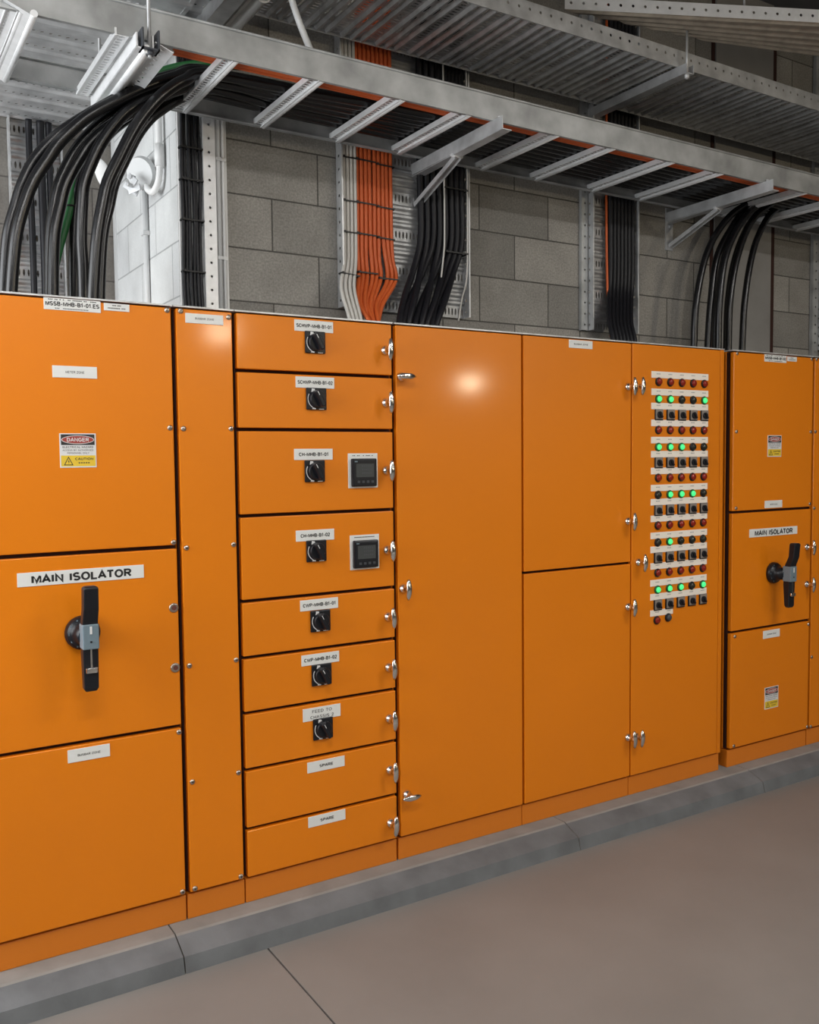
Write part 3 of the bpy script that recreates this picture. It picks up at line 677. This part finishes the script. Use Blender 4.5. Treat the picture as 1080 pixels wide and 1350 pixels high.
# orange cables
for i in range(9):
    x=1.7665+.0192*i; f=(i-4)/4
    xb=1.750+.0062*i; wob=(.012 if i>5 else -.004 if i<3 else 0)
    z1=2.16-.02*(i%3)
    cable([(xb,.33+.012*(i%3-1),1.83),(xb,.33+.012*(i%3-1),1.89),(xb+f*.030+.012,.375+.008*(i%2),1.975),(x+wob,.425,2.085),(x+wob*.4,.437,z1+.05),(x,.437,2.3),(x+random.uniform(-.002,.002),.437,2.6),(x,.437,3.0),(x,.437,3.6)],.0088,M_orc,
      'orange cable in the vertical wall bundle, %s from the left'%ORD[i],'orange cables on the wall tray',10,5)
# black cables right of the orange ones
xs=[2.055,2.085,2.115,2.145,2.175,2.205,2.232,2.258]; xb=[1.885,1.925,1.900,1.985,1.955,2.010,2.035,2.055]
for i in range(8):
    cable([(xb[i],.31+.02*(i%2),1.83),(xb[i],.32,1.90),(xb[i]*.7+xs[i]*.3,.37-.02*(i%2),2.0),(xb[i]*.3+xs[i]*.7+.01,.415,2.14),(xs[i],.425,2.28),(xs[i],.43,2.55),(xs[i],.43,3.0),(xs[i],.43,3.6)],.0138,M_cabt,
      'black wall cable right of the orange bundle, %s from the left'%ORD[i],'black cables right of the orange bundle',10,5)
for i,(x,zb) in enumerate(((2.160,2.20),(2.276,2.12))):
    cable([(x-.09,.35,1.93),(x-.05,.38,2.03),(x-.008,.405,zb),(x,.408,2.3),(x,.408,2.6),(x,.41,3.0)],.0036,M_whc,'thin beige wire on top of the black cables, %s'%('between them' if i==0 else 'at their right edge'),'thin beige wires on black cables',8,4)
# narrow tray cables
for i in range(7):
    x=3.118+.0235*i; xb2=2.995+.023*i
    cable([(xb2+.02,.31,1.83),(xb2+.02,.31,1.90),(xb2+.035,.35,1.99),(x-.02,.42,2.12),(x,.432,2.25),(x,.435,2.6),(x,.435,3.0),(x,.435,3.6)],.0118,M_cabt,
      'black cable in the narrow wall tray, %s from the left'%ORD[i],'black cables in the narrow wall tray',10,5)
cable([(3.05,.36,1.92),(3.085,.40,2.03),(3.096,.43,2.15),(3.096,.44,2.6),(3.096,.44,3.6)],.0058,M_orc,'single orange cable at the left edge of the narrow wall tray cables',None,8,4)
for i in range(4):
    x=4.77+.02*i
    cable([(x,.43,1.93),(x,.435,2.3),(x,.435,2.9),(x,.435,3.6)],.0085,mat('dull_red_sheath',(.16,.03,.02),.6) if i==0 else bpy.data.materials['dull_red_sheath'],'dull red cable in the wall tray at the right edge, %s from the left'%ORD[i],'dull red cables at the right edge',8,3)
# corner riser: black cables on bright wall corner
for i in range(6):
    x=1.070+.0125*i
    pts=[(x,.43,1.85)]+[(x+random.uniform(-.003,.003),.444+random.uniform(-.004,.004),z) for z in (2.0,2.2,2.4,2.6,2.8,3.0,3.3,3.6)]
    cable(pts,.0068,M_cabt,'thin black cable on the bright wall corner, %s from the left'%ORD[i],'thin black cables on the wall corner',8,4)
b=MB(); b.box(PX+.001,1.240,WY-.012,WY-.0005,1.86,3.7); tag(b.build('backing_board',M_whitep),'white backing board on the wall corner behind thin black cables','board')
b=MB(); b.perf((1.146,WY-.036,1.86),(0,0,1),(1,0,0),1.84,.040,38,1,.0048,.0048); b.box(1.144,1.147,WY-.036,WY-.012,1.86,3.7); b.box(1.186,1.189,WY-.036,WY-.012,1.86,3.7)
tag(b.build('strut_channel',M_zinc,solid=.0015),'upright white strut with round holes on the wall corner','strut')
for i,(x,r,l) in enumerate(((1.203,.0095,'pale grey conduit running up beside the perforated strut'),(1.222,.0065,'thinner white conduit just right of the pale grey conduit'))):
    b=MB(); b.tube([(x,WY-.023,1.86),(x,WY-.023,3.7)],r,0,12)
    for z in (2.1,2.45,2.8): b.box(x-r-.002,x+r+.002,WY-.023-r-.002,WY-.012,z-.006,z+.006,0,.001)
    tag(b.build('conduit',M_pvc if i==0 else M_whitep),l,'pipe')
# recess: cables on the far tray
for i,(x,r) in enumerate(((.715,.013),(.760,.016),(.792,.013))):
    cable([(x-.02,1.25,1.60),(x-.005,1.28,1.9),(x,1.29,2.2),(x,1.295,2.5),(x,1.295,2.70),(x,1.29,2.765)],r,M_cabt,'black cable on the recess wall tray, %s from the left'%ORD[i],'black cables on the recess tray',10,5)
# fittings on the pale side of the wall
b=MB(); b.tube([(PX-.012,.83,1.6),(PX-.012,.83,2.43)],.011,0,12)
for z in (1.95,2.25): b.box(PX-.028,PX-.0005,.812,.848,z-.008,z+.008,0,.002)
tag(b.build('conduit',M_pvc),'white conduit running up the pale side of the wall in the recess','pipe')
b=MB(); b.box(PX-.004,PX,1.30,1.346,1.5,3.0); tag(b.build('corner_trim',M_pvc),'pale grey strip in the inner corner of the recess','trim')
f=rooted('pipe_fitting',(PX-.05,.66,2.36)); tag(f,'white round pipe fitting with clamp plates and hooked pipe on the recess side wall','fitting')
b=MB(); cx=PX-.045
hook=[(PX-.022,.600,2.75),(PX-.022,.600,2.50),(PX-.022,.600,2.43),(PX-.026,.612,2.385),(PX-.034,.64,2.360),(PX-.04,.672,2.368),(PX-.045,.700,2.392)]
b.tube(cr(hook,6),.0125,0,12); b.tube([(PX-.022,.600,2.52),(PX-.022,.600,2.44)],.0175,0,14); adopt(b.build('hooked_pipe',M_whitep),f)
b=MB(); M=Matrix.Translation((cx,.76,2.455)) @ Matrix.Rotation(math.radians(-52),4,'Z') @ Matrix.Rotation(math.radians(18),4,'X')
bm=bmesh.new(); bmesh.ops.create_cone(bm,cap_ends=True,segments=28,radius1=.062,radius2=.056,depth=.02,matrix=M @ Matrix.Rotation(PI/2,4,'X')); b.from_bm(bm)
adopt(b.build('round_plate',M_pvc),f)
b=MB()
for dy,dz,ang,l in ((.045,-.050,35,.075),(.0,-.062,-12,.055),(.025,-.018,40,.05)):
    M=Matrix.Translation((cx-.04,.74+dy-.03,2.44+dz)) @ Matrix.Rotation(math.radians(-55),4,'Z') @ Matrix.Rotation(math.radians(ang),4,'Y')
    b.box(-l/2,l/2,-.003,.003,-.011,.011,0,.001,mat=M)
b.cyl((cx-.05,.735,2.43),(cx-.03,.745,2.43),.010,0,6); b.cyl((cx-.07,.70,2.39),(cx-.05,.71,2.39),.008,0,6)
adopt(b.build('clamp_plates',M_galv),f)
b=MB(); M=Matrix.Translation((PX-.11,1.06,2.52)) @ Matrix.Rotation(math.radians(-30),4,'Z') @ Matrix.Rotation(math.radians(-20),4,'Y')
bm=bmesh.new(); bmesh.ops.create_uvsphere(bm,u_segments=20,v_segments=12,radius=1,matrix=M @ Matrix.Diagonal((.030,.014,.068,1))); b.from_bm(bm,0,True)
b.tube([(PX-.10,1.06,2.53),(PX,1.08,2.57)],.014,0,12)
adopt(b.build('oval_cover',M_whitep),f)

# cable ties
def tie(x0,x1,z,y0,y1,label,group,slope=0):
    r=.0016; zs=slope
    pts=[(x0,y0,z),(x1,y0,z+zs),(x1,y1,z+zs),(x0,y1,z),(x0,y0,z)]
    b=MB()
    for a,c in zip(pts[:-1],pts[1:]): b.obar(a,c,.0022 if a[1]==c[1] else .0022,.0055,0)
    b.box(x0+.002,x0+.010,y0-.005,y0,z-.003,z+.005)
    tag(b.build('cable_tie',M_tie),label,'cable tie',group)
for i,z in enumerate((2.535,2.37,2.25)):
    tie(1.697,1.765,z,.423,.441,'black tie around the white wall cables, %s from the top'%ORD[i],'ties on white cables')
    tie(1.7565,1.848,z+.002,.426,.447,'black tie on the left orange wall cables, %s from the top'%ORD[i],'ties on orange cables',-.002)
    tie(1.850,1.932,z-.004,.426,.447,'black tie on the right orange wall cables, %s from the top'%ORD[i],'ties on orange cables',-.002)
tie(1.672,1.752,2.085,.395,.420,'black tie holding the white cables where they bend','ties on white cables',-.006)
tie(1.755,1.845,2.10,.415,.448,'black tie holding the orange cables where they bend, left half','ties on orange cables')
tie(1.848,1.945,2.085,.415,.448,'black tie holding the orange cables where they bend, right half','ties on orange cables')
for i,z in enumerate((2.04,2.22,2.36,2.47)):
    tie(1.061,1.142,z,.430,.456,'black tie on the bright wall corner cables, %s from the bottom'%ORD[i],'ties on corner cables')
for i,z in enumerate((2.48,2.22)):
    tie(2.16,2.276,z,.402,.447,'black tie round the black cables right of the orange bundle, %s'%('upper' if i==0 else 'lower'),'ties on black cables')
b=MB(); b.tube([(0.668+math.cos(k*PI/6)*.0145,.35+math.sin(k*PI/6)*.0145,2.191) for k in range(13)],.003,0,6)
tag(b.build('cable_tie',M_tie),'black tie around the green earth cable','cable tie')

# ------------------------------------------------------------------ overhead trays
def run_tray(x0,x1,y0,y1,z,label,name='cable_tray',hole=.05):
    """wide tray running in x with ridges across (along y)"""
    t=rooted(name,((x0+x1)/2,(y0+y1)/2,z)); tag(t,label,'cable tray')
    b=MB(); W=y1-y0; P=.150; x=x0
    while x<x1:
        L=.042
        b.perf((x,y0,z),(0,1,0),(1,0,0),W,L,int(W/.019),1,.0045,L*.33,0)
        x+=L; D=P-L
        # folded ridges with rows of long narrow slots in the valleys between them
        prof=[(0,0),(.008,.012),(.015,.012),(.023,0)]
        for kk in range(3):
            if kk:
                b.perf((x,y0,z),(0,1,0),(1,0,0),W,.0195,5,1,.030,.0045,0); x+=.0195
            for (u0,h0),(u1,h1) in zip(prof[:-1],prof[1:]):
                b.quad((x+u0,y0,z-h0),(x+u1,y0,z-h1),(x+u1,y1,z-h1),(x+u0,y1,z-h0))
            x+=.023
        D=0
        # long narrow slot rows between ridges
        x+=D
    adopt(b.build('tray_bed',M_deck,solid=.0015),t)
    for y,s in ((y0,1),(y1,-1)):
        b=MB(); b.perf((x0,y,z+.004),(1,0,0),(0,0,1),x-x0,.050,int((x-x0)/hole),1,.006,.006); b.box(x0,x,min(y,y+s*.012),max(y,y+s*.012),z+.053,z+.056); b.box(x0,x,y-.002,y+.002,z-.0135,z+.006)
        adopt(b.build('tray_flange',M_galv,solid=.0015),t)
    return t
run_tray(1.33,7.0,-.080,.385,2.974,'wide galvanised perforated tray running under the ceiling above the cable ladder')
# support strut below it with rod
t=rooted('strut_trapeze',(3.01,.1,2.94)); tag(t,'galvanised strut crossing under the wide overhead tray with short threaded rod','bracket')
b=MB(); b.box(2.990,3.030,-.13,.455,2.922,2.925); b.box(2.988,2.991,-.13,.455,2.922,2.960); b.box(3.029,3.032,-.13,.455,2.922,2.960); adopt(b.build('strut',M_galv),t)
b=MB(); b.cyl((3.01,-.112,2.905),(3.01,-.112,3.098),.005,0,10); adopt(b.build('threaded_rod',M_galv),t)
b=MB(); b.cyl((3.01,-.112,2.908),(3.01,-.112,2.922),.010,0,6); adopt(b.build('nut',M_zinc),t)

def y_tray(x0,x1,y0,y1,z,label):
    """tray running in y, ridges across (along x)"""
    t=rooted('cable_tray',((x0+x1)/2,(y0+y1)/2,z)); tag(t,label,'cable tray')
    b=MB(); W=x1-x0; y=y0; P=.115
    while y<y1-.02:
        L=min(.045,y1-y); b.perf((x0,y,z),(1,0,0),(0,1,0),W,L,int(W/.026),1,.006,.0065,0); y+=L
        D=min(P-L,y1-y); H=[0,.006,.006,0,0,0]
        for k in range(5):
            a,c=y+D*k/5,y+D*(k+1)/5; b.quad((x0,a,z-H[k]),(x1,a,z-H[k]),(x1,c,z-H[k+1]),(x0,c,z-H[k+1]))
        y+=D
    adopt(b.build('tray_bed',M_galv,solid=.0015),t)
    for x in (x0,x1):
        b=MB(); b.box(x-.002,x+.002,y0,y1,z,z+.05); b.box(min(x,x+(.014 if x==x0 else -.014)),max(x,x+(.014 if x==x0 else -.014)),y0,y1,z-.003,z+.0)
        adopt(b.build('tray_flange',M_galv),t)
    return t
y_tray(.530,.985,-.12,1.335,2.775,'galvanised tray crossing above the left end of the ladder towards the recess')
y_tray(.985,1.215,-.75,.440,2.905,'narrow perforated tray above the ladder beside the white batten tube')
b=MB(); 
for a in ((1.118,1.121,0),(1.173,1.176,0)): b.box(a[0],a[1],-.6,.445,2.855,2.905)
b.box(1.118,1.176,-.6,.445,2.853,2.857); b.box(1.118,1.176,-.6,.445,2.903,2.906)
tag(b.build('square_tube',M_galv),'open square steel tube end hanging under the narrow overhead tray','tube')
b=MB(); b.tube([(1.250,-.9,2.905),(1.250,WY-.001,2.905)],.027,0,18); b.box(1.205,1.216,-.9,WY-.001,2.880,2.93)
for y in (.12,-.2): b.tube([(1.250,y,2.905),(1.250,y+.006,2.905)],.0315,0,18)
tag(b.build('duct_pipe',M_pvcw),'thick white pipe above the near ladder rail ending at the block wall','pipe')
b=MB(); b.tube(cr([(1.225,-.05,3.10),(1.25,-.05,2.90),(1.274,-.05,2.817),(1.299,-.05,2.753),(1.337,-.05,2.675),(1.36,-.05,2.64)],6),.0105,0,12)
tag(b.build('conduit',M_pvc),'pale grey flexible conduit dropping diagonally onto the near ladder rail','pipe')
b=MB(); b.cyl((.792,.42,2.69),(.792,.42,CZ),.0055,0,10); tag(b.build('threaded_rod',M_galv),'thin threaded rod hanging behind the ladder in front of the perforated tray','rod')

# skew tray, top right: runs off diagonally above the others
t=rooted('cable_tray',(2.46,.01,3.10)); tag(t,'pale skewed tray with a bright perforated edge at the top right corner','cable tray')
A=Vector((2.460,.009,3.10)); Dn=Vector((.959,-.439,0)).normalized(); A2=Vector((3.20,-.105,3.10)); D2=Vector((.965,-.26,0)).normalized()
Lk=3.2; b=MB(); n=24
prev=None
for k in range(n+1):
    f=k/n; p0=A.lerp(A2,f); p1=(A+Dn*Lk).lerp(A2+D2*(Lk-.4),f); h=.008 if k%4 in (1,2) else 0
    q0=p0-Vector((0,0,h)); q1=p1-Vector((0,0,h))
    if prev: b.quad(prev[0],prev[1],q1,q0)
    prev=(q0,q1)
adopt(b.build('tray_bed',mat('tray_sheet_warm',(.42,.38,.32),.45,metal=.5,noise=(20,.2)),solid=.0015),t)
b=MB(); b.perf(A,Dn,(0,0,1),Lk,.050,int(Lk/.05),1,.006,.006); adopt(b.build('tray_flange',M_zinc,solid=.0015),t)
b=MB(); b.quad(A2,A2+D2*(Lk-.4),A2+D2*(Lk-.4)+Vector((0,0,.05)),A2+Vector((0,0,.05))); adopt(b.build('tray_flange',M_galv,solid=.0015),t)
b=MB(); b.cyl((3.25,-.20,3.10),(3.25,-.20,CZ),.005,0,10); adopt(b.build('threaded_rod',M_galv),t)

# ------------------------------------------------------------------ lamps (all outside the frame; side light and bare tube are added)
def batten(x,y,z,L,power,ang,label,color=(1,.98,.95)):
    t=rooted('ceiling_light',(x,y,z)); tag(t,label,'light')
    M=Matrix.Translation((x,y,z)) @ Matrix.Rotation(ang,4,'Z')
    b=MB(); b.box(-L/2,L/2,-.05,.05,.0,.05,0,.004,mat=M); adopt(b.build('housing',M_whitep),t)
    b=MB(); a=M@Vector((-L/2+.02,0,-.016)); c=M@Vector((L/2-.02,0,-.016)); b.tube([a,c],.014,0,12); adopt(b.build('tube',M_tube),t)
    b=MB()
    for s in (-.4,.4):
        q=M@Vector((s*L,0,.05)); b.cyl(q,(q.x,q.y,CZ),.004,0,8)
    adopt(b.build('suspension',M_galv),t)
    ld=bpy.data.lights.new('lamp','AREA'); ld.shape='RECTANGLE'; ld.size=L; ld.size_y=.09; ld.energy=power; ld.color=color
    o=bpy.data.objects.new('lamp',ld); COL.objects.link(o); o.matrix_world=Matrix.Translation((x,y,z-.035)) @ Matrix.Rotation(ang,4,'Z'); 
    adopt(o,t); return t
ld=bpy.data.lights.new('added_side_light','AREA'); ld.shape='RECTANGLE'; ld.size=2.1; ld.size_y=2.3; ld.energy=105; ld.color=(.95,.98,1)  # added area light from the left, brightens the upper left parts
o=bpy.data.objects.new('added_side_light',ld); COL.objects.link(o); o.location=(X0-.22,(wy0+wy1)/2,(wz0+wz1)/2); o.rotation_euler=(0,-PI/2,0)
batten(.2,-2.3,3.15,1.5,34,0,'suspended batten light over the aisle, left')
batten(3.3,-2.5,3.15,1.5,42,0,'suspended batten light over the aisle, right')
batten(1.2,-5.2,3.15,1.5,60,0,'suspended batten light in the middle of the room, left')
batten(5.6,-5.2,3.15,1.5,30,0,'suspended batten light in the middle of the room, right')
M_tube2= mat('added_fill_tube',(1,1,1),.5,emit=((1,.98,.96),42))
t=rooted('ceiling_light',(-.25,-1.15,2.5)); tag(t,'added unseen fill tube hanging low at the left end of the aisle','light')  # unseen tube added to brighten pipe and trays at the upper left
b=MB(); b.box(-.85,.35,-1.20,-1.10,2.53,2.58,0,.004); adopt(b.build('housing',M_whitep),t)
b=MB(); b.tube([(-.83,-1.15,2.51),(.33,-1.15,2.51)],.013,0,12); adopt(b.build('tube',M_tube2),t)
b=MB()
for x in (-.7,.2): b.cyl((x,-1.15,2.58),(x,-1.15,CZ),.004,0,8)
adopt(b.build('suspension',M_galv),t)
def highbay(x,y,z,power,label,r=.15):
    t=rooted('ceiling_light',(x,y,z)); tag(t,label,'light')
    b=MB(); b.lathe([(r+.02,-.02),(r,.04),(.09,.16),(.07,.26)],(x,y,z+.01),'z',n=28); b.tube([(x,y,z+.26),(x,y,CZ)],.006,0,8); adopt(b.build('shade',M_blk2),t)
    ld=bpy.data.lights.new('lamp','AREA'); ld.shape='DISK'; ld.size=2*r; ld.energy=power; ld.color=(1,.86,.62)
    o=bpy.data.objects.new('lamp',ld); COL.objects.link(o); d=Vector((2,0,1.6))-Vector((x,y,z-.03))
    o.matrix_world=Matrix.Translation((x,y,z-.03)) @ d.to_track_quat('-Z','Y').to_matrix().to_4x4(); adopt(o,t)
highbay(9.9,-11.0,2.80,105,'high bay lamp far across the room, right')
highbay(3.55,-6.75,2.82,40,'high bay lamp across the room, middle')

w=bpy.data.worlds.new('world'); bpy.context.scene.world=w; w.use_nodes=True
w.node_tree.nodes['Background'].inputs[0].default_value=(.8,.85,.9,1); w.node_tree.nodes['Background'].inputs[1].default_value=.3

# ------------------------------------------------------------------ camera
yaw,pitch,roll=[math.radians(a) for a in (31.88063,-3.42913,-.59655)]
F=Vector((math.sin(yaw)*math.cos(pitch),math.cos(yaw)*math.cos(pitch),math.sin(pitch)))
Rv=Vector((math.cos(yaw),-math.sin(yaw),0)); U=Rv.cross(F)
R2=Rv*math.cos(roll)+U*math.sin(roll); U2=U*math.cos(roll)-Rv*math.sin(roll)
cd=bpy.data.cameras.new('camera'); cam=bpy.data.objects.new('camera',cd); COL.objects.link(cam)
cd.sensor_fit='HORIZONTAL'; cd.sensor_width=36; cd.lens=36*1207.92/1080
cam.matrix_world=Matrix(((R2.x,U2.x,-F.x,0),(R2.y,U2.y,-F.y,-2.76857),(R2.z,U2.z,-F.z,1.37444),(0,0,0,1)))
sc=bpy.context.scene; sc.camera=cam
vs=sc.view_settings; vs.view_transform='Standard'; vs.look='None'; vs.exposure=0.16; vs.gamma=1; vs.use_curve_mapping=False
